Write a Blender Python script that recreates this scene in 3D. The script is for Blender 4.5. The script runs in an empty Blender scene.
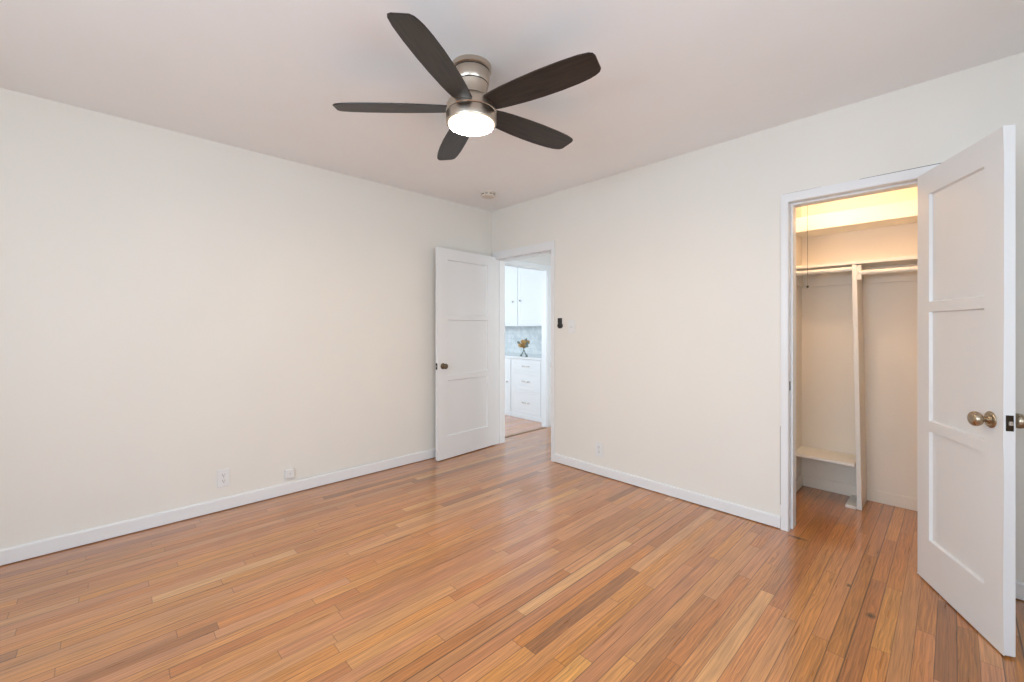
import bpy, bmesh, math, random
from mathutils import Vector, Matrix
R = math.radians
random.seed(4)
S = bpy.context.scene
COL = S.collection

# ------------------------------------------------------------ camera, world, daylight, exposure
cam = bpy.data.objects.new('camera', bpy.data.cameras.new('camera'))
COL.objects.link(cam)
cam.location = (3.372, -2.951, 1.213)
cam.rotation_euler = (R(90), 0, R(46.1))
cam.data.sensor_width = 36
cam.data.lens = 424.7 / 1024 * 36
cam.data.shift_y = -13 / 1024
cam.data.clip_start = .02
S.camera = cam

w = bpy.data.worlds.new('world'); S.world = w; w.use_nodes = True
w.node_tree.nodes['Background'].inputs[0].default_value = (.75, .87, 1, 1)
w.node_tree.nodes['Background'].inputs[1].default_value = 1.0
S.view_settings.view_transform = 'Standard'
S.view_settings.look = 'None'
S.view_settings.gamma = 1
S.view_settings.use_curve_mapping = False
S.view_settings.exposure = 0.19

def area(name, loc, rot, sx, sy, power, col):
    l = bpy.data.lights.new(name, 'AREA'); l.shape = 'RECTANGLE'; l.size = sx; l.size_y = sy
    l.energy = power; l.color = col
    o = bpy.data.objects.new(name, l); COL.objects.link(o); o.location = loc; o.rotation_euler = rot
    return o
# daylight coming in at the two bedroom windows behind the camera; kitchen and hall fill lights are added
area('daylight_back_window', (2.8, -4.80, 1.42), (R(114), 0, 0), 2.0, 1.2, 50, (.78, .88, 1))
area('sky_back_window', (2.8, -5.75, 2.25), (R(62), 0, 0), 3.2, 2.2, 112, (.42, .68, 1))
area('daylight_near_window', (4.50, -2.5, 1.42), (R(114), 0, R(90)), 1.8, 1.2, 27, (.78, .88, 1))
area('sky_near_window', (5.45, -2.5, 2.25), (R(62), 0, R(90)), 3.0, 2.2, 34, (.45, .69, 1))
area('added_kitchen_fill', (-1.6, -1.46, 1.5), (R(90), 0, 0), 1.8, 1.2, 52, (.8, .91, 1))  # added fill to brighten and flatten the kitchen fronts, no known source
area('added_hall_fill', (2.42, .7, 1.22), (R(90), 0, R(90)), .8, 1.6, 17, (.85, .93, 1))  # added fill for the dim hall, no known source

# ------------------------------------------------------------ materials
def newmat(name):
    m = bpy.data.materials.new(name); m.use_nodes = True
    return m, m.node_tree, m.node_tree.nodes['Principled BSDF']

def nd(t, typ, **k):
    n = t.nodes.new(typ)
    for a, b in k.items(): setattr(n, a, b)
    return n

def paint(name, col, rough=.55, bump=.02, scale=220, spec=.4, vary=.02):
    m, t, p = newmat(name)
    co = nd(t, 'ShaderNodeTexCoord')
    n = nd(t, 'ShaderNodeTexNoise'); n.inputs['Scale'].default_value = scale; n.inputs['Detail'].default_value = 3
    t.links.new(co.outputs['Object'], n.inputs['Vector'])
    b = nd(t, 'ShaderNodeBump'); b.inputs['Strength'].default_value = bump; b.inputs['Distance'].default_value = .01
    t.links.new(n.outputs['Fac'], b.inputs['Height']); t.links.new(b.outputs['Normal'], p.inputs['Normal'])
    n2 = nd(t, 'ShaderNodeTexNoise'); n2.inputs['Scale'].default_value = 2.5
    t.links.new(co.outputs['Object'], n2.inputs['Vector'])
    mx = nd(t, 'ShaderNodeMix', data_type='RGBA')
    mx.inputs['A'].default_value = tuple(c * (1 - vary) for c in col) + (1,)
    mx.inputs['B'].default_value = tuple(min(1, c * (1 + vary)) for c in col) + (1,)
    t.links.new(n2.outputs['Fac'], mx.inputs['Factor']); t.links.new(mx.outputs['Result'], p.inputs['Base Color'])
    p.inputs['Roughness'].default_value = rough; p.inputs['Specular IOR Level'].default_value = spec
    return m

def metal(name, col, rough, brushed=0, scale=(1, 1, 1)):
    m, t, p = newmat(name)
    p.inputs['Metallic'].default_value = 1; p.inputs['Base Color'].default_value = (*col, 1)
    p.inputs['Roughness'].default_value = rough
    co = nd(t, 'ShaderNodeTexCoord'); mp = nd(t, 'ShaderNodeMapping'); mp.inputs['Scale'].default_value = scale
    n = nd(t, 'ShaderNodeTexNoise'); n.inputs['Scale'].default_value = 60; n.inputs['Detail'].default_value = 4
    t.links.new(co.outputs['Object'], mp.inputs['Vector']); t.links.new(mp.outputs['Vector'], n.inputs['Vector'])
    mr = nd(t, 'ShaderNodeMapRange'); mr.inputs['To Min'].default_value = rough - .06; mr.inputs['To Max'].default_value = rough + .1
    t.links.new(n.outputs['Fac'], mr.inputs['Value']); t.links.new(mr.outputs['Result'], p.inputs['Roughness'])
    b = nd(t, 'ShaderNodeBump'); b.inputs['Strength'].default_value = .08 + brushed; b.inputs['Distance'].default_value = .001
    t.links.new(n.outputs['Fac'], b.inputs['Height']); t.links.new(b.outputs['Normal'], p.inputs['Normal'])
    if brushed: p.inputs['Anisotropic'].default_value = .6
    return m

def emit(name, col, k):
    m, t, p = newmat(name)
    p.inputs['Base Color'].default_value = (.9, .88, .84, 1)
    p.inputs['Emission Color'].default_value = (*col, 1); p.inputs['Emission Strength'].default_value = k
    return m

def math_node(t, op, a, b=None, c=None):
    n = nd(t, 'ShaderNodeMath', operation=op)
    for i, v in enumerate((a, b, c)):
        if v is None: continue
        if isinstance(v, (int, float)): n.inputs[i].default_value = v
        else: t.links.new(v, n.inputs[i])
    return n.outputs[0]

def oak(name, tint=(1, 1, 1), rough=.27):
    m, t, p = newmat(name)
    L = t.links.new; M = lambda *a: math_node(t, *a)
    geo = nd(t, 'ShaderNodeNewGeometry'); sp = nd(t, 'ShaderNodeSeparateXYZ'); L(geo.outputs['Position'], sp.inputs[0])
    X, Y = sp.outputs[0], sp.outputs[1]
    rx = M('DIVIDE', M('ADD', X, 20.013), .0572); row = M('FLOOR', rx); fx = M('FRACT', rx)
    def wn(*ins):
        c = nd(t, 'ShaderNodeCombineXYZ')
        for i, v in enumerate(ins):
            if isinstance(v, (int, float)): c.inputs[i].default_value = v
            else: L(v, c.inputs[i])
        n = nd(t, 'ShaderNodeTexWhiteNoise', noise_dimensions='3D'); L(c.outputs[0], n.inputs['Vector'])
        return n
    r0 = wn(row, 3.3, 0).outputs['Value']
    ty = M('DIVIDE', M('ADD', M('ADD', Y, 40), M('MULTIPLY', r0, 7.0)), 1.9)
    k = M('FLOOR', ty); fy = M('FRACT', ty)
    split = M('MULTIPLY_ADD', wn(row, k, 5.1).outputs['Value'], .5, .25)
    sub = M('GREATER_THAN', fy, split)
    idn = wn(row, k, M('ADD', sub, 11.5))
    h = nd(t, 'ShaderNodeSeparateColor'); L(idn.outputs['Color'], h.inputs[0])
    a, b, c = h.outputs[0], h.outputs[1], h.outputs[2]
    # grain, stretched along each strip and offset per strip
    off = nd(t, 'ShaderNodeCombineXYZ'); L(M('MULTIPLY', a, 60), off.inputs[0]); L(M('MULTIPLY', b, 60), off.inputs[1]); L(M('MULTIPLY', c, 20), off.inputs[2])
    pos = nd(t, 'ShaderNodeVectorMath', operation='ADD'); L(geo.outputs['Position'], pos.inputs[0]); L(off.outputs[0], pos.inputs[1])
    def noise(sx, sy, sc, det=4, dist=0):
        mp = nd(t, 'ShaderNodeMapping'); mp.inputs['Scale'].default_value = (sx, sy, 1); L(pos.outputs[0], mp.inputs['Vector'])
        n = nd(t, 'ShaderNodeTexNoise'); n.inputs['Scale'].default_value = sc; n.inputs['Detail'].default_value = det
        n.inputs['Distortion'].default_value = dist; L(mp.outputs[0], n.inputs['Vector']); return n.outputs['Fac']
    fine = noise(1, .025, 260, 4)
    streak = noise(1, .03, 95, 4, .2)
    mp = nd(t, 'ShaderNodeMapping'); mp.inputs['Scale'].default_value = (1, .16, 1); L(pos.outputs[0], mp.inputs['Vector'])
    wv = nd(t, 'ShaderNodeTexWave', wave_type='BANDS', bands_direction='X', wave_profile='SAW')
    wv.inputs['Scale'].default_value = 22; wv.inputs['Distortion'].default_value = 11; wv.inputs['Detail'].default_value = 2
    wv.inputs['Detail Scale'].default_value = 1.2; L(mp.outputs[0], wv.inputs['Vector'])
    ramp = nd(t, 'ShaderNodeValToRGB'); e = ramp.color_ramp.elements
    e[0].position = 0; e[0].color = (.28, .105, .022, 1); e[1].position = 1; e[1].color = (.58, .29, .088, 1)
    for pz, cc in ((.06, (.39, .148, .035, 1)), (.2, (.455, .180, .044, 1)), (.6, (.49, .200, .051, 1)), (.93, (.525, .226, .062, 1))):
        q = e.new(pz); q.color = cc
    L(a, ramp.inputs['Fac'])
    hue = nd(t, 'ShaderNodeHueSaturation'); L(ramp.outputs[0], hue.inputs['Color'])
    L(M('MULTIPLY_ADD', b, .008, .4945), hue.inputs['Hue']); L(M('MULTIPLY_ADD', c, .12, .92), hue.inputs['Saturation'])
    g = M('ADD', M('MULTIPLY', M('SUBTRACT', fine, .5), 1.1), M('MULTIPLY', M('SUBTRACT', streak, .5), .9))
    strength = M('MULTIPLY', M('GREATER_THAN', c, .5), .34)
    g = M('ADD', g, M('MULTIPLY', M('SUBTRACT', wv.outputs['Fac'], .5), strength))
    # wear: broad slightly darker, stained zones of the old boards
    wpos = nd(t, 'ShaderNodeTexNoise'); wpos.inputs['Scale'].default_value = 1.7; wpos.inputs['Detail'].default_value = 5; L(geo.outputs['Position'], wpos.inputs['Vector'])
    g = M('ADD', g, M('MULTIPLY', M('SUBTRACT', wpos.outputs['Fac'], .5), .35))
    fac = M('MAXIMUM', M('ADD', 1, g), .1)
    mul = nd(t, 'ShaderNodeVectorMath', operation='SCALE'); L(hue.outputs[0], mul.inputs[0]); L(fac, mul.inputs['Scale'])
    # dark seams between strips and at board ends; some seams are wider and darker
    ex = M('MULTIPLY', M('MINIMUM', fx, M('SUBTRACT', 1, fx)), .0572)
    ends = M('MULTIPLY', M('MINIMUM', M('MINIMUM', fy, M('SUBTRACT', 1, fy)), M('ABSOLUTE', M('SUBTRACT', fy, split))), 1.9)
    sw = M('MULTIPLY_ADD', M('POWER', r0, 3), .0020, .0006)
    sx = nd(t, 'ShaderNodeMapRange'); L(ex, sx.inputs['Value']); sx.inputs['From Min'].default_value = 0; L(M('MULTIPLY', sw, 2), sx.inputs['From Max']); sx.inputs['To Min'].default_value = .15
    se = nd(t, 'ShaderNodeMapRange'); L(ends, se.inputs['Value']); se.inputs['From Max'].default_value = .0022; se.inputs['To Min'].default_value = .4
    seam = M('MULTIPLY', sx.outputs[0], se.outputs[0])
    # small burnt stain beside the closet casing, dark spots elsewhere
    def blob(x, y, rx_, ry_):
        n = noise(1, 1, 90, 2)
        d = M('SQRT', M('ADD', M('POWER', M('DIVIDE', M('SUBTRACT', X, x), rx_), 2), M('POWER', M('DIVIDE', M('SUBTRACT', Y, y), ry_), 2)))
        d = M('ADD', d, M('MULTIPLY', n, .9))
        r = nd(t, 'ShaderNodeMapRange'); L(d, r.inputs['Value']); r.inputs['From Min'].default_value = .7; r.inputs['From Max'].default_value = 1.5; r.inputs['To Min'].default_value = .16
        return r.outputs[0]
    st = M('MULTIPLY', blob(2.745, -.060, .062, .020), blob(3.13, -.62, .02, .03))
    st = M('MULTIPLY', st, blob(3.03, -.42, .012, .02))
    tot = M('MULTIPLY', seam, st)
    m2 = nd(t, 'ShaderNodeVectorMath', operation='SCALE'); L(mul.outputs[0], m2.inputs[0]); L(tot, m2.inputs['Scale'])
    m3 = nd(t, 'ShaderNodeVectorMath', operation='MULTIPLY'); L(m2.outputs[0], m3.inputs[0]); m3.inputs[1].default_value = tint
    L(m3.outputs[0], p.inputs['Base Color'])
    L(M('MULTIPLY_ADD', streak, .18, rough - .05), p.inputs['Roughness'])
    p.inputs['Specular IOR Level'].default_value = .5
    p.inputs['Coat Weight'].default_value = .9; p.inputs['Coat Roughness'].default_value = .15
    bp = nd(t, 'ShaderNodeBump'); bp.inputs['Strength'].default_value = .25; bp.inputs['Distance'].default_value = .0015
    L(M('ADD', M('MULTIPLY', seam, 1.0), M('MULTIPLY', fine, .25)), bp.inputs['Height']); L(bp.outputs[0], p.inputs['Normal'])
    return m

def blade_wood():
    m, t, p = newmat('espresso_blade')
    co = nd(t, 'ShaderNodeTexCoord'); mp = nd(t, 'ShaderNodeMapping'); mp.inputs['Scale'].default_value = (.12, 1.6, 1)
    n = nd(t, 'ShaderNodeTexNoise'); n.inputs['Scale'].default_value = 60; n.inputs['Detail'].default_value = 5
    t.links.new(co.outputs['Object'], mp.inputs[0]); t.links.new(mp.outputs[0], n.inputs['Vector'])
    r = nd(t, 'ShaderNodeValToRGB'); r.color_ramp.elements[0].color = (.010, .0075, .006, 1); r.color_ramp.elements[1].color = (.038, .028, .022, 1)
    r.color_ramp.elements[0].position = .3; r.color_ramp.elements[1].position = .75
    t.links.new(n.outputs['Fac'], r.inputs['Fac']); t.links.new(r.outputs[0], p.inputs['Base Color'])
    p.inputs['Roughness'].default_value = .42
    return m

def marble():
    m, t, p = newmat('marble_tile')
    co = nd(t, 'ShaderNodeTexCoord'); n = nd(t, 'ShaderNodeTexNoise'); n.inputs['Scale'].default_value = 6; n.inputs['Detail'].default_value = 6; n.inputs['Distortion'].default_value = 1.5
    t.links.new(co.outputs['Object'], n.inputs['Vector'])
    r = nd(t, 'ShaderNodeValToRGB'); e = r.color_ramp.elements
    e[0].position = .35; e[0].color = (.58, .64, .66, 1); e[1].position = .6; e[1].color = (.76, .80, .81, 1)
    t.links.new(n.outputs['Fac'], r.inputs['Fac'])
    mp = nd(t, 'ShaderNodeMapping'); mp.inputs['Rotation'].default_value = (R(90), 0, 0); t.links.new(co.outputs['Object'], mp.inputs[0])
    bk = nd(t, 'ShaderNodeTexBrick'); bk.inputs['Scale'].default_value = 1; bk.inputs['Brick Width'].default_value = .15; bk.inputs['Row Height'].default_value = .075
    bk.inputs['Mortar Size'].default_value = .002; bk.inputs['Mortar'].default_value = (.55, .6, .62, 1)
    t.links.new(mp.outputs[0], bk.inputs['Vector']); t.links.new(r.outputs[0], bk.inputs['Color1']); t.links.new(r.outputs[0], bk.inputs['Color2'])
    t.links.new(bk.outputs['Color'], p.inputs['Base Color']); p.inputs['Roughness'].default_value = .25
    return m

WALL = paint('wall_cream', (.80, .768, .70), .5, .05, 130, .35)
CEIL = paint('ceiling_white', (.91, .915, .915), .7, .05, 120, .3)
TRIM = paint('trim_white', (.80, .80, .79), .32, .02, 90, .5)
DOORM = paint('door_white', (.79, .795, .785), .33, .02, 70, .5)
CLOSET = paint('closet_paint', (.86, .765, .635), .5, .06, 110, .35)
SHELF = paint('closet_shelf_paint', (.84, .79, .70), .4, .04, 90, .4)
KITCH = paint('kitchen_white', (.82, .86, .88), .35, .01, 60, .5)
HALLW = paint('hall_white', (.78, .79, .78), .5, .03, 110, .4)
PLAST = paint('white_plastic', (.78, .78, .76), .3, .005, 60, .5)
IVORY = paint('detector_plastic', (.70, .64, .55), .4, .01, 60, .5)
DARK = paint('dark_slot', (.03, .028, .025), .5, .01, 60, .4)
BLACK = paint('black_plastic', (.012, .012, .012), .3, .01, 60, .5)
CRACK = paint('crack_shadow', (.12, .10, .09), .9, .05, 200, .1)
NICKEL = metal('brushed_nickel', (.55, .48, .40), .29, .02, (1, 1, .04))
BRASS = metal('antique_brass', (.40, .33, .24), .27)
OLDBRASS = metal('darkened_brass', (.16, .125, .085), .32)
BRONZE = metal('dark_bronze', (.06, .048, .035), .35)
STEEL = metal('steel', (.62, .60, .57), .25)
OAK = oak('oak_strip_floor')
OAKK = oak('oak_kitchen_floor', (1.2, 1.3, 2.2), .3)  # same oak; the pale bluish tint puts reflected sheen into its colour
BLADE = blade_wood()
MARBLE = marble()
LENS = emit('frosted_lens_lit', (1, .76, .50), 120)
RIM = emit('frosted_lens_edge', (1, .84, .62), 1.1)
BULB = emit('warm_bulb_lit', (1, .70, .44), 290)
PETAL = paint('dried_petal', (.56, .37, .16), .8, .3, 60, .2, .35)
LEAF = paint('grey_leaf', (.16, .19, .17), .6, .1, 60, .2, .2)

# ------------------------------------------------------------ mesh helpers
def box(bm, lo, hi, bev=0, seg=1):
    lo, hi = [min(a, b) for a, b in zip(lo, hi)], [max(a, b) for a, b in zip(lo, hi)]
    r = bmesh.ops.create_cube(bm, size=1)
    vs = r['verts']
    for v in vs:
        v.co = Vector([(lo[i] + hi[i]) / 2 + v.co[i] * (hi[i] - lo[i]) for i in range(3)])
    if bev:
        es = list({e for v in vs for e in v.link_edges})
        bmesh.ops.bevel(bm, geom=es, offset=bev, segments=seg, affect='EDGES', profile=.5)

def lathe(bm, prof, seg=48, mat=None, cap=True):
    """profile of (radius, height) revolved round z"""
    rings = []
    for r, z in prof:
        if r < 1e-6: rings.append([bm.verts.new((0, 0, z))]); continue
        rings.append([bm.verts.new((r * math.cos(2 * math.pi * i / seg), r * math.sin(2 * math.pi * i / seg), z)) for i in range(seg)])
    for a, b in zip(rings, rings[1:]):
        for i in range(seg):
            j = (i + 1) % seg
            if len(a) == 1 and len(b) == 1: continue
            if len(a) == 1: bm.faces.new((a[0], b[i], b[j]))
            elif len(b) == 1: bm.faces.new((a[i], a[j], b[0]))
            else: bm.faces.new((a[i], a[j], b[j], b[i]))
    if cap:
        for rg in (rings[0], rings[-1]):
            if len(rg) > 1: bm.faces.new(rg)
    if mat is not None:
        bmesh.ops.transform(bm, matrix=mat, verts=[v for rg in rings for v in rg])

def tube(bm, pts, r, seg=10, taper=None):
    pts = [Vector(p) for p in pts]; rings = []
    for i, p in enumerate(pts):
        d = (pts[min(i + 1, len(pts) - 1)] - pts[max(i - 1, 0)]).normalized()
        u = d.cross(Vector((0, 0, 1)) if abs(d.z) < .9 else Vector((1, 0, 0))).normalized(); v = d.cross(u)
        rr = r if taper is None else taper[i]
        rings.append([bm.verts.new(p + (u * math.cos(2 * math.pi * k / seg) + v * math.sin(2 * math.pi * k / seg)) * rr) for k in range(seg)])
    for a, b in zip(rings, rings[1:]):
        for i in range(seg): bm.faces.new((a[i], a[(i + 1) % seg], b[(i + 1) % seg], b[i]))
    bm.faces.new(rings[0]); bm.faces.new(rings[-1])

def prism(bm, outline, z0, z1, mat=None):
    a = [bm.verts.new((x, y, z0)) for x, y in outline]; b = [bm.verts.new((x, y, z1)) for x, y in outline]
    n = len(a)
    for i in range(n): bm.faces.new((a[i], a[(i + 1) % n], b[(i + 1) % n], b[i]))
    bm.faces.new(a[::-1]); bm.faces.new(b)
    if mat is not None: bmesh.ops.transform(bm, matrix=mat, verts=a + b)

def obj(name, bm, mat, parent=None, smooth=False):
    bmesh.ops.recalc_face_normals(bm, faces=bm.faces)
    me = bpy.data.meshes.new(name); bm.to_mesh(me); bm.free()
    me.materials.append(mat)
    o = bpy.data.objects.new(name, me); COL.objects.link(o)
    if smooth:
        me.shade_smooth()
        me.set_sharp_from_angle(angle=R(38))
    if parent: o.parent = parent
    return o

def tag(o, label, cat, group=None):
    o['label'] = label; o['category'] = cat
    if group: o['group'] = group
    return o

def thing(name, label, cat, loc=(0, 0, 0), rotz=0, group=None):
    o = bpy.data.objects.new(name, None); o.empty_display_size = .1; COL.objects.link(o)
    o.location = loc; o.rotation_euler = (0, 0, rotz)
    return tag(o, label, cat, group)

def struct(name, bm, mat, parent=None, label=None, smooth=False):
    o = obj(name, bm, mat, parent, smooth)
    if parent is None: o['kind'] = 'structure'
    if label: o['label'] = label
    return o

def boxes(*bs, bev=0):
    bm = bmesh.new()
    for b in bs: box(bm, b[:3], b[3:6], b[6] if len(b) > 6 else bev)
    return bm

# ------------------------------------------------------------ room shell
H = 2.44
NX, BY = 4.3, -4.6       # near wall plane, back wall plane
struct('floor', boxes((-.145, BY - .15, -.1, NX + .15, 1.75, 0)), OAK, label='oak strip floor with varied orange and brown boards')
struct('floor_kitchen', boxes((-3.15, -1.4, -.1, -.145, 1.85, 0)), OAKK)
struct('ceiling', boxes((-3.2, BY - .15, H, NX + .15, 1.9, H + .1)), CEIL, label='plain off-white painted ceiling')
struct('wall_left', boxes((-.12, BY - .15, 0, 0, .12, H)), WALL, label='cream painted wall left of the open hall door')
D1 = (.04, .846, 1.943)   # hall door rough opening
D2 = (2.672, 3.285, 1.980)  # closet rough opening
bm = bmesh.new()
prism(bm, [(0, 0), (D1[0], 0), (D1[0], D1[2]), (D1[1], D1[2]), (D1[1], 0), (D2[0], 0), (D2[0], D2[2]), (D2[1], D2[2]), (D2[1], 0), (NX, 0), (NX, H), (0, H)],
      -.12, 0, Matrix.Rotation(R(90), 4, 'X'))
struct('wall_right', bm, WALL, label='cream painted wall between hall door and closet')
struct('wall_back', boxes((0, BY - .15, 0, 1.8, BY, H), (3.8, BY - .15, 0, NX, BY, H), (1.8, BY - .15, 0, 3.8, BY, .8), (1.8, BY - .15, 2.05, 3.8, BY, H)), WALL)
struct('wall_near', boxes((NX, BY - .15, 0, NX + .15, -3.4, H), (NX, -1.6, 0, NX + .15, .12, H), (NX, -3.4, 0, NX + .15, -1.6, .8), (NX, -3.4, 2.05, NX + .15, -1.6, H)), WALL)
# windows behind the camera
def window(name, mtx, W, Hh, bars):
    bm = bmesh.new()
    t = .05
    box(bm, (0, -.03, 0), (W, .03, t)); box(bm, (0, -.03, Hh - t), (W, .03, Hh)); box(bm, (0, -.03, t), (t, .03, Hh - t)); box(bm, (W - t, -.03, t), (W, .03, Hh - t))
    box(bm, (t, -.02, Hh / 2 - .02), (W - t, .02, Hh / 2 + .02))
    for k in range(1, bars): box(bm, (W * k / bars - .02, -.02, t), (W * k / bars + .02, .02, Hh - t))
    bmesh.ops.transform(bm, matrix=mtx, verts=bm.verts)
    return struct(name, bm, TRIM)
window('window_1', Matrix.Translation((1.8, BY - .06, .8)), 2.0, 1.25, 2)
window('window_2', Matrix.Translation((NX + .06, -3.4, .8)) @ Matrix.Rotation(R(90), 4, 'Z'), 1.8, 1.25, 2)

# hall and kitchen shell
struct('wall_hall_left', boxes((-.145, .95, 0, -.07, 1.75, H), (-.145, .12, 0, -.07, .20, H), (-.145, .20, 1.930, -.07, .95, H)), HALLW)
struct('wall_hall_back', boxes((-.07, 1.30, 0, 2.40, 1.38, H)), HALLW)
struct('wall_hall_right', boxes((2.40, .12, 0, 2.48, .28, H), (2.40, 1.12, 0, 2.48, 1.38, H), (2.40, .28, 0, 2.48, 1.12, .4), (2.40, .28, 2.05, 2.48, 1.12, H)), HALLW)  # the opening in this unseen wall is added for the hall fill light
struct('wall_kitchen_back', boxes((-3.15, 1.71, 0, -.145, 1.80, H)), KITCH)
struct('wall_kitchen_near', boxes((-3.15, -1.4, 0, -2.5, -1.3, H), (-.7, -1.4, 0, -.12, -1.3, H), (-2.5, -1.4, 0, -.7, -1.3, .9), (-2.5, -1.4, 2.1, -.7, -1.3, H)), KITCH)
struct('wall_kitchen_right', boxes((-.145, -1.3, 0, -.12, .12, H)), KITCH)
struct('wall_kitchen_left', boxes((-3.15, -1.3, 0, -3.05, 1.71, H)), KITCH)
window('added_kitchen_window', Matrix.Translation((-2.5, -1.35, .9)), 1.8, 1.2, 2)  # unseen window and its wall opening, added to hold the kitchen fill light
struct('backsplash', boxes((-3.05, 1.70, .80, -.145, 1.71, 1.30)), MARBLE, label='pale marble tile backsplash above the kitchen counter')
# closet shell
struct('wall_closet_left', boxes((2.48, .12, 0, 2.56, .93, H)), CLOSET)
struct('wall_closet_right', boxes((3.50, .12, 0, 3.58, .93, H)), CLOSET)
struct('wall_closet_back', boxes((2.48, .93, 0, 3.58, 1.01, H)), CLOSET, label='cream back wall of the closet')

# ------------------------------------------------------------ baseboards
def base(name, p0, p1, n, h=.084, t=.014, mat=TRIM):
    """profile swept from p0 to p1; n is the direction into the room"""
    prof = [(0, .006), (t, .006), (t, h - .008), (t - .002, h - .003), (t - .006, h), (0, h)]
    bm = bmesh.new(); p0, p1, n = Vector((*p0, 0)), Vector((*p1, 0)), Vector((*n, 0))
    a = [bm.verts.new(p0 + n * d + Vector((0, 0, z))) for d, z in prof]; b = [bm.verts.new(p1 + n * d + Vector((0, 0, z))) for d, z in prof]
    for i in range(len(a)): bm.faces.new((a[i], a[(i + 1) % len(a)], b[(i + 1) % len(a)], b[i]))
    bm.faces.new(a); bm.faces.new(b)
    return struct(name, bm, mat)
base('baseboard_left', (0, BY), (0, 0), (1, 0))
base('baseboard_right', (.867, 0), (2.649, 0), (0, -1), .076)
base('baseboard_right_end', (3.345, 0), (NX, 0), (0, -1), .080)
base('baseboard_back', (.02, BY), (NX, BY), (0, 1))
base('baseboard_near', (NX, BY + .02), (NX, -.02), (-1, 0))
base('baseboard_closet_back', (2.57, .93), (3.49, .93), (0, -1), .085, .005, CLOSET)
base('baseboard_closet_left', (2.56, .12), (2.56, .93), (1, 0), .085, .012, CLOSET)
base('baseboard_hall', (-.07, 1.025), (-.07, 1.30), (1, 0))

# ------------------------------------------------------------ door casings (frame, stops, strike plates, hinges)
def hinge(parent, x, y, z, rot, mat=TRIM):
    bm = bmesh.new()
    lathe(bm, [(.006, -.045), (.006, .045)], 14, Matrix.Translation((x, y, z)))
    lathe(bm, [(.004, .045), (.0045, .05), (0, .053)], 12, Matrix.Translation((x, y, z)))
    o = obj('hinge', bm, mat, parent, True)
# hall door frame: casing on the bedroom side, jamb boards, stop, hall side casing
fr = bpy.data.objects.new('trim_1', None); COL.objects.link(fr); fr['kind'] = 'structure'; fr['label'] = 'white painted frame of the hall doorway'
def frame(parent, x0, x1, top, outl, outr, outtop, mat, proud=.012, lean=0):
    """inner faces x0,x1,top; casing out to outl/outr/outtop; the right leg leans left by `lean` at the top"""
    RX = Matrix.Rotation(R(90), 4, 'X')
    def arch(a0, a1, at, b0, b1, bt, ya, yb, bev=.0015):
        bm = bmesh.new()
        prism(bm, [(b0, 0), (a0, 0), (a0, at), (a1 - lean, at), (a1, 0), (b1, 0), (b1 - lean, bt), (b0, bt)], -yb, -ya, RX)
        if bev:
            es = [e for e in bm.edges if abs(e.verts[0].co.y - e.verts[1].co.y) < 1e-6 and max(v.co.z for v in e.verts) > .01]
            bmesh.ops.bevel(bm, geom=es, offset=bev, segments=2, affect='EDGES')
        return bm
    obj('casing', arch(x0, x1, top, outl, outr, outtop, -proud, 0, .0025), mat, parent)
    obj('jamb', arch(x0 + .0005, x1 - .0005, top - .0005, x0 - .017, x1 + .017, top + .013, 0, .119, 0), mat, parent)
    obj('door_stop', arch(x0 + .011, x1 - .011, top - .011, x0, x1, top, .045, .121), mat, parent)
    obj('casing', arch(x0, x1, top, x0 - .045, x1 + .045, top + .06, .12, .132), mat, parent)
frame(fr, .06, .828, 1.928, .019, .868, 2.003, TRIM)
obj('strike_plate', boxes((.8265, -.0140, .855, .832, .008, .900, .0015)), STEEL, fr)
for z in (.25, 1.75): hinge(fr, .074, -.012, z, 0)
fr2 = bpy.data.objects.new('trim_2', None); COL.objects.link(fr2); fr2['kind'] = 'structure'; fr2['label'] = 'white painted frame of the closet doorway'
frame(fr2, 2.690, 3.267, 1.964, 2.650, 3.342, 2.015, TRIM)
obj('strike_plate', boxes((2.690, .012, .838, 2.6912, .038, .892, .0004), (2.6905, .018, .853, 2.6918, .030, .879)), BRONZE, fr2)
for z in (.25, 1.72): hinge(fr2, 3.262, -.022, z, 0)
# hairline paint cracks round the closet casing
def strip(pts, wd, y=-.0006):
    bm = bmesh.new()
    L = [Vector((x, y, z)) for x, z in pts]
    for a, b in zip(L, L[1:]):
        d = (b - a).normalized(); s = Vector((-d.z, 0, d.x)) * wd / 2
        q = [bm.verts.new(v) for v in (a - s, b - s, b + s, a + s, a - s + Vector((0, .002, 0)), b - s + Vector((0, .002, 0)), b + s + Vector((0, .002, 0)), a + s + Vector((0, .002, 0)))]
        for f in ((0, 1, 2, 3), (4, 5, 6, 7), (0, 1, 5, 4), (2, 3, 7, 6), (1, 2, 6, 5), (0, 3, 7, 4)): bm.faces.new([q[i] for i in f])
    return bm
obj('paint_crack', strip([(3.02, 2.0175), (3.1, 2.018), (3.2, 2.0185), (3.35, 2.019)], .0032), CRACK, fr2)
obj('paint_crack', strip([(2.66, 2.017), (2.76, 2.0175), (2.85, 2.017)], .0020), CRACK, fr2)
obj('paint_crack', strip([(2.6465, .145), (2.646, .4), (2.6465, .62)], .0016), CRACK, fr2)
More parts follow.
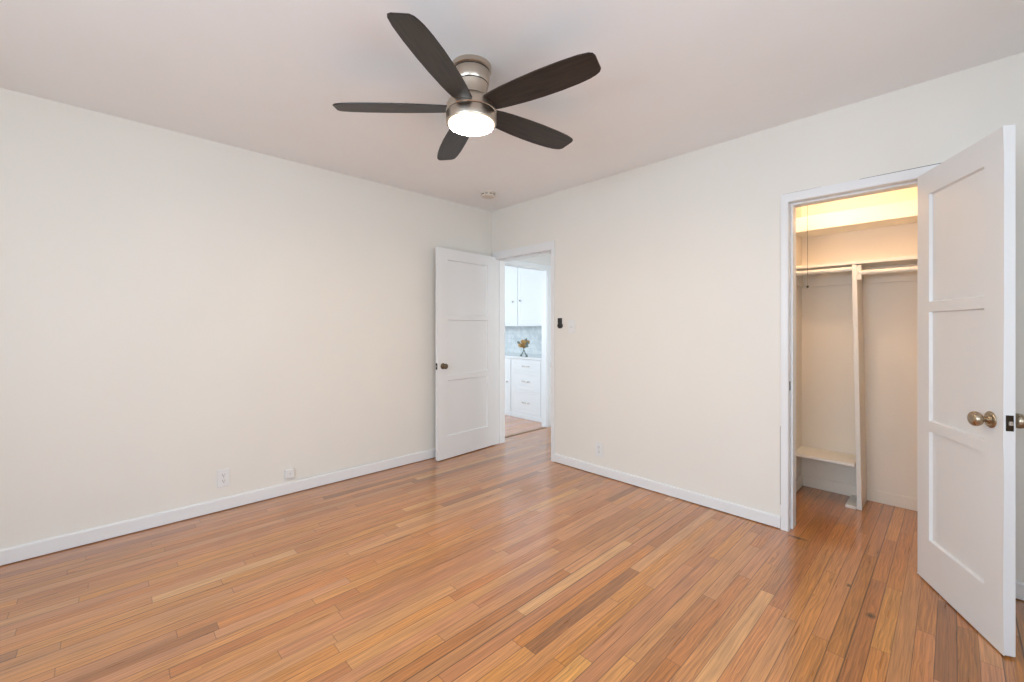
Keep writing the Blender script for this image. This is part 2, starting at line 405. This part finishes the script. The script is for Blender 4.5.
# kitchen doorway in the hall wall (plane x = -.07)
fr3 = bpy.data.objects.new('trim_3', None); COL.objects.link(fr3); fr3['kind'] = 'structure'; fr3['label'] = 'white painted frame of the kitchen doorway beyond the hall'
obj('casing', boxes((-.07, .95, 0, -.056, 1.02, 1.978, .003), (-.07, .14, 0, -.056, .20, 1.978, .003), (-.07, .20, 1.922, -.056, .95, 1.978, .003)), KITCH, fr3)
obj('jamb', boxes((-.147, .943, 0, -.068, .951, 1.924), (-.147, .199, 0, -.068, .208, 1.924), (-.147, .208, 1.916, -.068, .943, 1.924)), KITCH, fr3)
struct('threshold', boxes((-.105, .21, 0, -.06, .942, .005, .002)), paint('threshold_wood', (.30, .18, .10), .4))

# ------------------------------------------------------------ panelled door leaf
def leaf_mesh(W, T, z0, z1, ua, ub, panels, depth=.012, slope=.005):
    """u along x 0..W, thickness y 0..T, z z0..z1; three recessed panels on both faces"""
    bm = bmesh.new()
    us = [0, ua, ub, W]; zs = [z0]
    for a, b in panels: zs += [a, b]
    zs.append(z1)
    for y, sgn in ((0, 1), (T, -1)):
        for i in range(3):
            for j in range(len(zs) - 1):
                q = [(us[i], zs[j]), (us[i + 1], zs[j]), (us[i + 1], zs[j + 1]), (us[i], zs[j + 1])]
                if i == 1 and j % 2 == 1:
                    s = slope; d = y + sgn * depth
                    c = [(us[i] + s, zs[j] + s), (us[i + 1] - s, zs[j] + s), (us[i + 1] - s, zs[j + 1] - s), (us[i] + s, zs[j + 1] - s)]
                    A = [bm.verts.new((u, y, z)) for u, z in q]; B = [bm.verts.new((u, d, z)) for u, z in c]
                    for k in range(4): bm.faces.new((A[k], A[(k + 1) % 4], B[(k + 1) % 4], B[k]))
                    bm.faces.new(B)
                else: bm.faces.new([bm.verts.new((u, y, z)) for u, z in q])
    for i in range(3):
        for z in (z0, z1): bm.faces.new([bm.verts.new(v) for v in ((us[i], 0, z), (us[i + 1], 0, z), (us[i + 1], T, z), (us[i], T, z))])
    for j in range(len(zs) - 1):
        for u in (0, W): bm.faces.new([bm.verts.new(v) for v in ((u, 0, zs[j]), (u, 0, zs[j + 1]), (u, T, zs[j + 1]), (u, T, zs[j]))])
    bmesh.ops.remove_doubles(bm, verts=bm.verts, dist=1e-5)
    return bm

def door(name, label, origin, ang, flip, W, ua, ub, z0, z1, ku, kz, ks=1.0, km=None):
    km = km or BRASS
    d = bpy.data.objects.new(name, None); COL.objects.link(d); d['kind'] = 'structure'; d['label'] = label
    d.location = origin; d.rotation_euler = (0, 0, ang)
    T = .034; s = -1 if flip else 1     # the leaf lies on local y 0..T (or 0..-T)
    bm = leaf_mesh(W, T, z0, z1, ua, ub, [(.212, .727), (.775, 1.290), (1.335, 1.845)])
    if flip: bmesh.ops.transform(bm, matrix=Matrix.Scale(-1, 4, (0, 1, 0)), verts=bm.verts)
    es = [e for e in bm.edges if len(e.link_faces) == 2 and abs(e.calc_face_angle() - math.pi / 2) < .01 and all((abs(v.co.x) < 1e-4 or abs(v.co.x - W) < 1e-4 or abs(v.co.z - z0) < 1e-4 or abs(v.co.z - z1) < 1e-4) for v in e.verts)]
    bmesh.ops.bevel(bm, geom=es, offset=.0018, segments=2, affect='EDGES')
    lf = obj('door_leaf', bm, DOORM, d)
    for side in (0, 1):
        # axis pointing out of this face
        yy = 0 if side == 0 else s * T; out = -s if side == 0 else s
        M = Matrix.Translation((ku, yy, kz)) @ Matrix.Rotation(R(90) if out < 0 else R(-90), 4, 'X')
        bm = bmesh.new()
        lathe(bm, [(r * ks, h * ks) for r, h in ((.031, 0), (.032, .002), (.030, .005), (.024, .0075), (.021, .0085), (.018, .0075), (.014, .011), (.0115, .013))], 40, M)
        ro = obj('rosette', bm, km, d, True)
        bm = bmesh.new()
        lathe(bm, [(r * ks, h * ks) for r, h in ((.010, .012), (.0095, .019), (.011, .024), (.018, .028), (.0255, .035), (.0285, .044), (.0275, .052), (.022, .0585), (.013, .061), (.010, .0602), (0, .0608))], 40, M)
        obj('door_knob', bm, km, d, True)
    ex = W
    obj('latch_plate', boxes((ex - .001, s * .006, kz - .029, ex + .0012, s * .028, kz + .029, .0004)), BRONZE, d)
    bm = bmesh.new(); box(bm, (ex, s * .0115, kz - .008), (ex + .010, s * .0225, kz + .008), .002, 2)
    obj('latch_bolt', bm, STEEL, d)
    return d
door('door_1', 'white three-panel hall door standing open against the left wall', (.085, -.02, 0), R(-85.87), True, .754, .118, .640, .010, 1.945, .695, .864, .88, OLDBRASS)
door('door_2', 'white three-panel closet door with brass knob, open toward the camera', (3.249, -.061, 0), R(-63.39), False, .561, .096, .461, .008, 1.957, .497, .863, 1.0)

# ------------------------------------------------------------ ceiling fan
FX, FY = 1.803, -1.706
fan = thing('ceiling_fan', 'flush brushed nickel ceiling fan with five dark blades and lit round lamp', 'ceiling fan', (FX, FY, H))
def lz(name, prof, mat, par=fan, seg=64):
    bm = bmesh.new(); lathe(bm, prof, seg, Matrix.Translation((0, 0, -H))); return obj(name, bm, mat, par, True)
lz('canopy', [(.092, 2.4395), (.094, 2.437), (.094, 2.417), (.0905, 2.4135), (.086, 2.412)], NICKEL)
lz('canopy_neck', [(.0845, 2.412), (.086, 2.408), (.0862, 2.392), (.084, 2.372), (.080, 2.356), (.0785, 2.354), (.0785, 2.351), (.080, 2.349),
                   (.0765, 2.335), (.0735, 2.318), (.073, 2.303), (.0745, 2.290), (.0745, 2.286), (.079, 2.283)], NICKEL)
lz('groove_ring', [(.0858, 2.413), (.0868, 2.4125), (.0868, 2.4085), (.0858, 2.408)], DARK)
lz('motor_housing', [(.074, 2.286), (.082, 2.282), (.098, 2.274), (.110, 2.263), (.1165, 2.250), (.118, 2.238), (.118, 2.222), (.115, 2.2185), (.112, 2.218)], NICKEL)
lz('groove_ring', [(.0785, 2.355), (.0803, 2.3545), (.0803, 2.3505), (.0785, 2.350)], DARK)
lz('groove_ring', [(.0738, 2.291), (.0756, 2.2905), (.0756, 2.2865), (.0738, 2.286)], DARK)
lz('groove_ring', [(.1135, 2.219), (.1150, 2.2185), (.1150, 2.2145), (.1135, 2.214)], DARK)
lz('light_housing', [(.112, 2.216), (.116, 2.2145), (.118, 2.211), (.1185, 2.190), (.118, 2.1735), (.1165, 2.170), (.1095, 2.169)], NICKEL)
lz('lens_rim', [(.1090, 2.171), (.1088, 2.168), (.1068, 2.1625), (.1035, 2.1603), (.1030, 2.163)], RIM)
lz('lamp_lens', [(.1030, 2.164), (.1030, 2.1603), (.097, 2.1585), (.075, 2.1555), (.04, 2.154), (0, 2.1535)], LENS)
def blade_bm():
    bm = bmesh.new()
    up = [(.098, .040), (.110, .050), (.15, .056), (.20, .062), (.28, .070), (.36, .074), (.44, .075), (.52, .072), (.575, .066), (.600, .061), (.620, .052), (.631, .038)]
    dn = [(.636, -.030), (.631, -.044), (.617, -.053), (.575, -.060), (.50, -.065), (.40, -.067), (.30, -.065), (.20, -.059), (.15, -.054), (.110, -.048), (.098, -.038)]
    prism(bm, up + dn, -.003, .003)
    es = [e for e in bm.edges if abs(e.verts[0].co.z - e.verts[1].co.z) < 1e-6]
    bmesh.ops.bevel(bm, geom=es, offset=.0015, segments=2, affect='EDGES')
    return bm
first = None
for k in range(5):
    a = R(-60.5 + 72 * k)
    if first is None:
        first = obj('fan_blade', blade_bm(), BLADE, fan); b = first
        bm = bmesh.new(); prism(bm, [(.07, .02), (.125, .022), (.15, .012), (.158, 0), (.15, -.012), (.125, -.022), (.07, -.02)], .0035, .008)
        arm = obj('blade_iron', bm, BRONZE, b)
    else:
        b = first.copy(); COL.objects.link(b); b.parent = fan
        c = arm.copy(); COL.objects.link(c); c.parent = b
    b.rotation_euler = Matrix.Rotation(a, 3, 'Z').to_quaternion().to_matrix().to_euler()
    b.rotation_mode = 'QUATERNION'
    b.rotation_quaternion = Matrix.Rotation(a, 3, 'Z').to_quaternion() @ Matrix.Rotation(R(-12), 3, 'X').to_quaternion()
    b.location = (0, 0, 2.240 - H)

# ------------------------------------------------------------ smoke detector
sd = thing('smoke_detector', 'small round off-white smoke detector on the ceiling near the corner', 'smoke detector', (.44, -.43, H))
bm = bmesh.new(); lathe(bm, [(.066, 0), (.067, -.004), (.067, -.010), (.064, -.012)], 40); obj('base_plate', bm, IVORY, sd, True)
bm = bmesh.new(); lathe(bm, [(.060, -.012), (.062, -.014), (.062, -.028), (.057, -.036), (.045, -.040), (.02, -.041), (0, -.041)], 40); obj('cover', bm, IVORY, sd, True)
bm = bmesh.new()
for k in range(10):
    a = 2 * math.pi * (k + .5) / 10
    q = bmesh.new(); bx = []
    r = bmesh.ops.create_cube(bm, size=1); M = Matrix.Rotation(a, 4, 'Z') @ Matrix.Translation((.0608, 0, -.019)) @ Matrix.Diagonal((.004, .022, .006, 1))
    bmesh.ops.transform(bm, matrix=M, verts=r['verts'])
obj('vent', bm, DARK, sd)

# ------------------------------------------------------------ outlets, switch, wall control, jack  (local: x across, -y out of the wall, z up)
def outlet(label, loc, rz, group=None, centre=False):
    t = thing('wall_outlet', label, 'outlet', loc, rz)
    bm = bmesh.new(); box(bm, (-.036, -.006, -.058), (.036, 0, .058), .003, 2); obj('cover_plate', bm, PLAST, t)
    for sz in (-.0195, .0195):
        bm = bmesh.new(); M = Matrix.Translation((0, -.006, sz)) @ Matrix.Rotation(R(90), 4, 'X')
        prism(bm, [(.0165 * math.cos(R(x)), max(-.0135, min(.0135, .0165 * math.sin(R(x))))) for x in range(0, 360, 15)], 0, .002, M)
        s = obj('socket', bm, PLAST, t)
        obj('slot', boxes((-.0075, -.0084, sz - .001, -.0055, -.0078, sz + .009), (.0055, -.0084, sz - .001, .0075, -.0078, sz + .008), (-.0025, -.0084, sz - .0095, .0025, -.0078, sz - .0045)), DARK, s)
    bm = bmesh.new(); lathe(bm, [(.0035, .0058), (.0033, .0072), (0, .0075)], 12, Matrix.Rotation(R(90), 4, 'X')); obj('screw', bm, STEEL, t)
    return t
outlet('white duplex outlet low on the left wall', (0, -2.374, .215), R(90))
outlet('white duplex outlet low on the wall between the hall door and the closet', (1.345, 0, .212), 0)
j = thing('phone_jack', 'small white surface-mounted jack box just above the left baseboard', 'phone jack', (0, -1.972, .153), R(90))
bm = bmesh.new(); box(bm, (-.030, -.026, -.032), (.030, 0, .032), .004, 2); obj('jack_box', bm, PLAST, j)
bm = bmesh.new(); lathe(bm, [(.003, 0), (.0028, .001), (0, .0012)], 12, Matrix.Translation((0, -.026, 0)) @ Matrix.Rotation(R(90), 4, 'X')); obj('screw', bm, STEEL, j)
bm = bmesh.new(); tube(bm, [(.0, -.006, -.031), (.004, -.005, -.045), (.03, -.004, -.056), (.12, -.004, -.059), (.4, -.004, -.0592), (.9, -.004, -.0592)], .0022, 8); obj('cable', bm, PLAST, j, True)
c = thing('fan_control', 'small black fan control on the wall beside the hall door', 'fan control', (.932, 0, 1.256))
bm = bmesh.new(); box(bm, (-.021, -.016, -.030), (.019, 0, .046), .003, 2); obj('cradle', bm, BLACK, c)
bm = bmesh.new(); lathe(bm, [(.0245, 0), (.0245, .018), (.021, .022), (.012, .024), (0, .0243)], 28, Matrix.Translation((.002, 0, -.022)) @ Matrix.Rotation(R(90), 4, 'X')); obj('dial', bm, BLACK, c, True)
sw = thing('light_switch', 'white single toggle switch plate right of the black fan control', 'light switch', (1.060, 0, 1.225))
bm = bmesh.new(); box(bm, (-.036, -.006, -.058), (.036, 0, .058), .003, 2); obj('cover_plate', bm, PLAST, sw)
bm = bmesh.new(); box(bm, (-.005, -.009, -.012), (.005, -.005, .012), .001); q = bmesh.ops.create_cube(bm, size=1)
bmesh.ops.transform(bm, matrix=Matrix.Translation((0, -.012, -.004)) @ Matrix.Rotation(R(-25), 4, 'X') @ Matrix.Diagonal((.006, .014, .008, 1)), verts=q['verts'])
obj('toggle', bm, PLAST, sw)

# ------------------------------------------------------------ closet fittings
BW = .93
sh = thing('closet_shelf', 'long cream closet shelf resting on the wall cleats above the clothes rods', 'shelf', (2.56, .67, 1.64))
obj('shelf_board', boxes((0, 0, 0, .94, BW - .67, .020), bev=.002), SHELF, sh)
obj('cleat', boxes((0, BW - .67 - .016, -.115, .94, BW - .67, 0), bev=.002), CLOSET, sh)
obj('cleat', boxes((0, .0, -.115, .016, BW - .67 - .016, 0), bev=.002), CLOSET, sh)
us = thing('upper_closet_shelf', 'high deep-fronted cream ledge near the closet ceiling', 'shelf', (2.56, .69, 1.91))
obj('shelf_board', boxes((0, .018, 0, .94, BW - .69, .018)), SHELF, us)
obj('front_board', boxes((0, 0, 0, .94, .018, .105), bev=.002), SHELF, us)
# upright board, leaning a touch, with foot and bracket block
dv = thing('closet_upright', 'narrow cream upright board dividing the closet and carrying the shelf', 'upright', (2.925, .672, 0))
bm = bmesh.new(); box(bm, (0, 0, .002), (.026, BW - .672 - .018, 1.638), .0015)
for v in bm.verts: v.co.x += -.026 * (v.co.z / 1.64)
obj('upright_board', bm, SHELF, dv)
obj('foot', boxes((-.060, -.006, .001, -.001, .25, .020), bev=.002), SHELF, dv)
bm = bmesh.new(); box(bm, (.001, .004, 1.535), (.024, .055, 1.632), .002); 
obj('rod_bracket', bm, SHELF, dv)
bm = bmesh.new(); lathe(bm, [(.021, 0), (.021, .006), (.017, .008)], 24, Matrix.Translation((.001, .020, 1.582)) @ Matrix.Rotation(R(90), 4, 'Y')); obj('rod_socket', bm, SHELF, dv, True)
def rod(label, x0, x1, z):
    bm = bmesh.new(); lathe(bm, [(.0165, 0), (.0165, x1 - x0)], 24, Matrix.Rotation(R(90), 4, 'Y'))
    o = obj('clothes_rod', bm, SHELF, None, True); o.location = (x0, .692, z); tag(o, label, 'clothes rod')
rod('short cream clothes rod left of the closet upright, under the shelf', 2.5765, 2.902, 1.612)
rod('cream clothes rod right of the closet upright, under the shelf', 2.932, 3.499, 1.582)
bs = thing('low_closet_shelf', 'low cream shelf left of the closet upright, knee height above the floor', 'shelf', (2.56, .655, .286))
obj('shelf_board', boxes((0, 0, 0, .3545, BW - .655, .020), bev=.002), SHELF, bs)
obj('cleat', boxes((0, BW - .655 - .016, -.05, .3545, BW - .655, 0), bev=.002), CLOSET, bs)
cl = thing('closet_light', 'closet bulb holder with a long thin pull cord ending in a dark bead', 'ceiling light', (2.80, .20, H))
bm = bmesh.new(); lathe(bm, [(.055, 0), (.055, -.012), (.04, -.025), (.024, -.032), (.022, -.06), (.014, -.062)], 32); obj('lamp_holder', bm, PLAST, cl, True)
bm = bmesh.new(); lathe(bm, [(.013, -.060), (.014, -.072), (.024, -.09), (.030, -.11), (.029, -.125), (.02, -.142), (0, -.15)], 24); obj('bulb', bm, BULB, cl, True)
bm = bmesh.new(); tube(bm, [(-.022, 0, -.035), (-.052, .006, -.037), (-.062, .03, -.055), (-.064, .04, -.4), (-.0635, .04, -.960)], .0013, 6); pc = obj('pull_cord', bm, paint('cord', (.25, .18, .12), .7), cl)
bm = bmesh.new(); lathe(bm, [(0, -.009), (.005, -.007), (.0075, 0), (.005, .006), (.002, .008)], 16, Matrix.Translation((-.0635, .04, -.967))); obj('bead', bm, BRONZE, pc, True)

# ------------------------------------------------------------ kitchen built-ins seen through the doorway
FY1 = 1.10
def front(name, parent, x0, x1, z0, z1, y, knob=None, pull=False, inset=.045):
    bm = bmesh.new(); W = x1 - x0
    bm = leaf_mesh(W, .007, z0, z1, inset, W - inset, [(z0 + inset, z1 - inset)], .002, .003)
    o = obj(name, bm, KITCH, parent); o.location = (x0, y - .007, 0)
    if knob:
        bm = bmesh.new(); lathe(bm, [(.006, 0), (.005, .012), (.014, .018), (.015, .024), (.010, .029), (0, .030)], 20, Matrix.Translation((knob[0] - x0, 0, knob[1])) @ Matrix.Rotation(R(90), 4, 'X'))
        obj('knob', bm, STEEL, o, True)
    if pull:
        cx, cz = W / 2 + .01, (z0 + z1) / 2
        bm = bmesh.new(); tube(bm, [(cx - .06, 0, cz), (cx - .06, -.022, cz), (cx - .05, -.028, cz), (cx + .05, -.028, cz), (cx + .06, -.022, cz), (cx + .06, 0, cz)], .005, 10)
        obj('handle', bm, STEEL, o, True)
    return o
dc = thing('drawer_cabinet', 'white three-drawer kitchen base cabinet beyond the doorway', 'cabinet', (0, 0, 0))
obj('cabinet_body', boxes((-.846, FY1, .0, -.148, 1.698, .796)), KITCH, dc)
obj('plinth', boxes((-.846, FY1 - .012, .001, -.148, FY1, .055, .002)), KITCH, dc)
for z0, z1 in ((.638, .772), (.381, .631), (.070, .374)): front('drawer', dc, -.838, -.302, z0, z1, FY1 - .001, pull=True, inset=.03)
d2 = thing('door_cabinet', 'white kitchen base cabinet with a round knob, left of the drawers', 'cabinet', (0, 0, 0))
obj('cabinet_body', boxes((-1.75, FY1, .0, -.848, 1.698, .796)), KITCH, d2)
obj('plinth', boxes((-1.75, FY1 - .012, .001, -.848, FY1, .055, .002)), KITCH, d2)
front('door', d2, -1.30, -.862, .070, .770, FY1 - .001, knob=(-.912, .472))
front('door', d2, -1.742, -1.304, .070, .770, FY1 - .001, knob=(-1.69, .472))
tag(obj('worktop', boxes((-1.76, FY1 - .022, .7965, -.147, 1.699, .826), bev=.004), paint('white_quartz', (.80, .84, .86), .2, .005), None), 'white kitchen worktop over the base cabinets', 'worktop')
UY = 1.38
uc = thing('wall_cabinet', 'tall white upper kitchen cabinet with two small knobs', 'cabinet', (0, 0, 0))
obj('cabinet_body', boxes((-1.75, UY, 1.24, -.148, 1.698, 2.435)), KITCH, uc)
front('door', uc, -.997, -.43, 1.262, 2.26, UY - .001, knob=(-.945, 1.606), inset=.05)
front('door', uc, -1.575, -1.009, 1.262, 2.26, UY - .001, knob=(-1.09, 1.596), inset=.05)
# dried flower arrangement on crossed stems
fl = thing('dried_flowers', 'golden brown dried flowers on dark crossed stems on the kitchen worktop', 'dried flowers', (-.668, 1.16, .8265))
bm = bmesh.new()
for s in (-1, 1):
    tube(bm, [(s * .050, 0, .012), (s * .018, s * .006, .05), (-s * .004, s * .008, .085), (-s * .022, s * .004, .13)], .006, 8, [.007, .006, .005, .004])
obj('stem', bm, LEAF, fl, True)
for s in (-1, 1):
    bm = bmesh.new(); lathe(bm, [(.014, 0), (.018, .003), (.017, .014), (.010, .024), (.006, .028)], 16, Matrix.Translation((s * .052, 0, 0))); obj('foot', bm, LEAF, fl, True)
for i in range(9):
    a = i * 2.4; rr = .066 * math.sqrt(i / 8)
    cpos = Vector((rr * math.cos(a), rr * math.sin(a) * .7, .175 + .035 * math.sin(a * 1.7) - rr * .2))
    bm = bmesh.new(); r = bmesh.ops.create_icosphere(bm, subdivisions=3, radius=.028)
    for v in r['verts']:
        n = v.co.normalized(); v.co = n * (.024 + .007 * math.sin(9 * n.x + i) * math.cos(8 * n.y - i) + .003 * random.random()) + cpos
    obj('flower_head', bm, PETAL, fl)
for (dx, dz, rot) in ((.085, .165, 75), (-.08, .17, -70), (.055, .215, 40), (.07, .135, 110)):
    bm = bmesh.new(); pts = []
    n = 8
    for i in range(n + 1): t_ = i / n; pts.append((.021 * math.sin(math.pi * t_), t_ * .075))
    out = [(x, z) for x, z in pts] + [(-x, z) for x, z in pts[-2:0:-1]]
    prism(bm, out, -.001, .001, Matrix.Translation((dx * .55, -.02, .175 + (dz - .175) * .4)) @ Matrix.Rotation(R(rot), 4, 'Y') @ Matrix.Rotation(R(90), 4, 'X'))
    obj('leaf', bm, LEAF, fl)
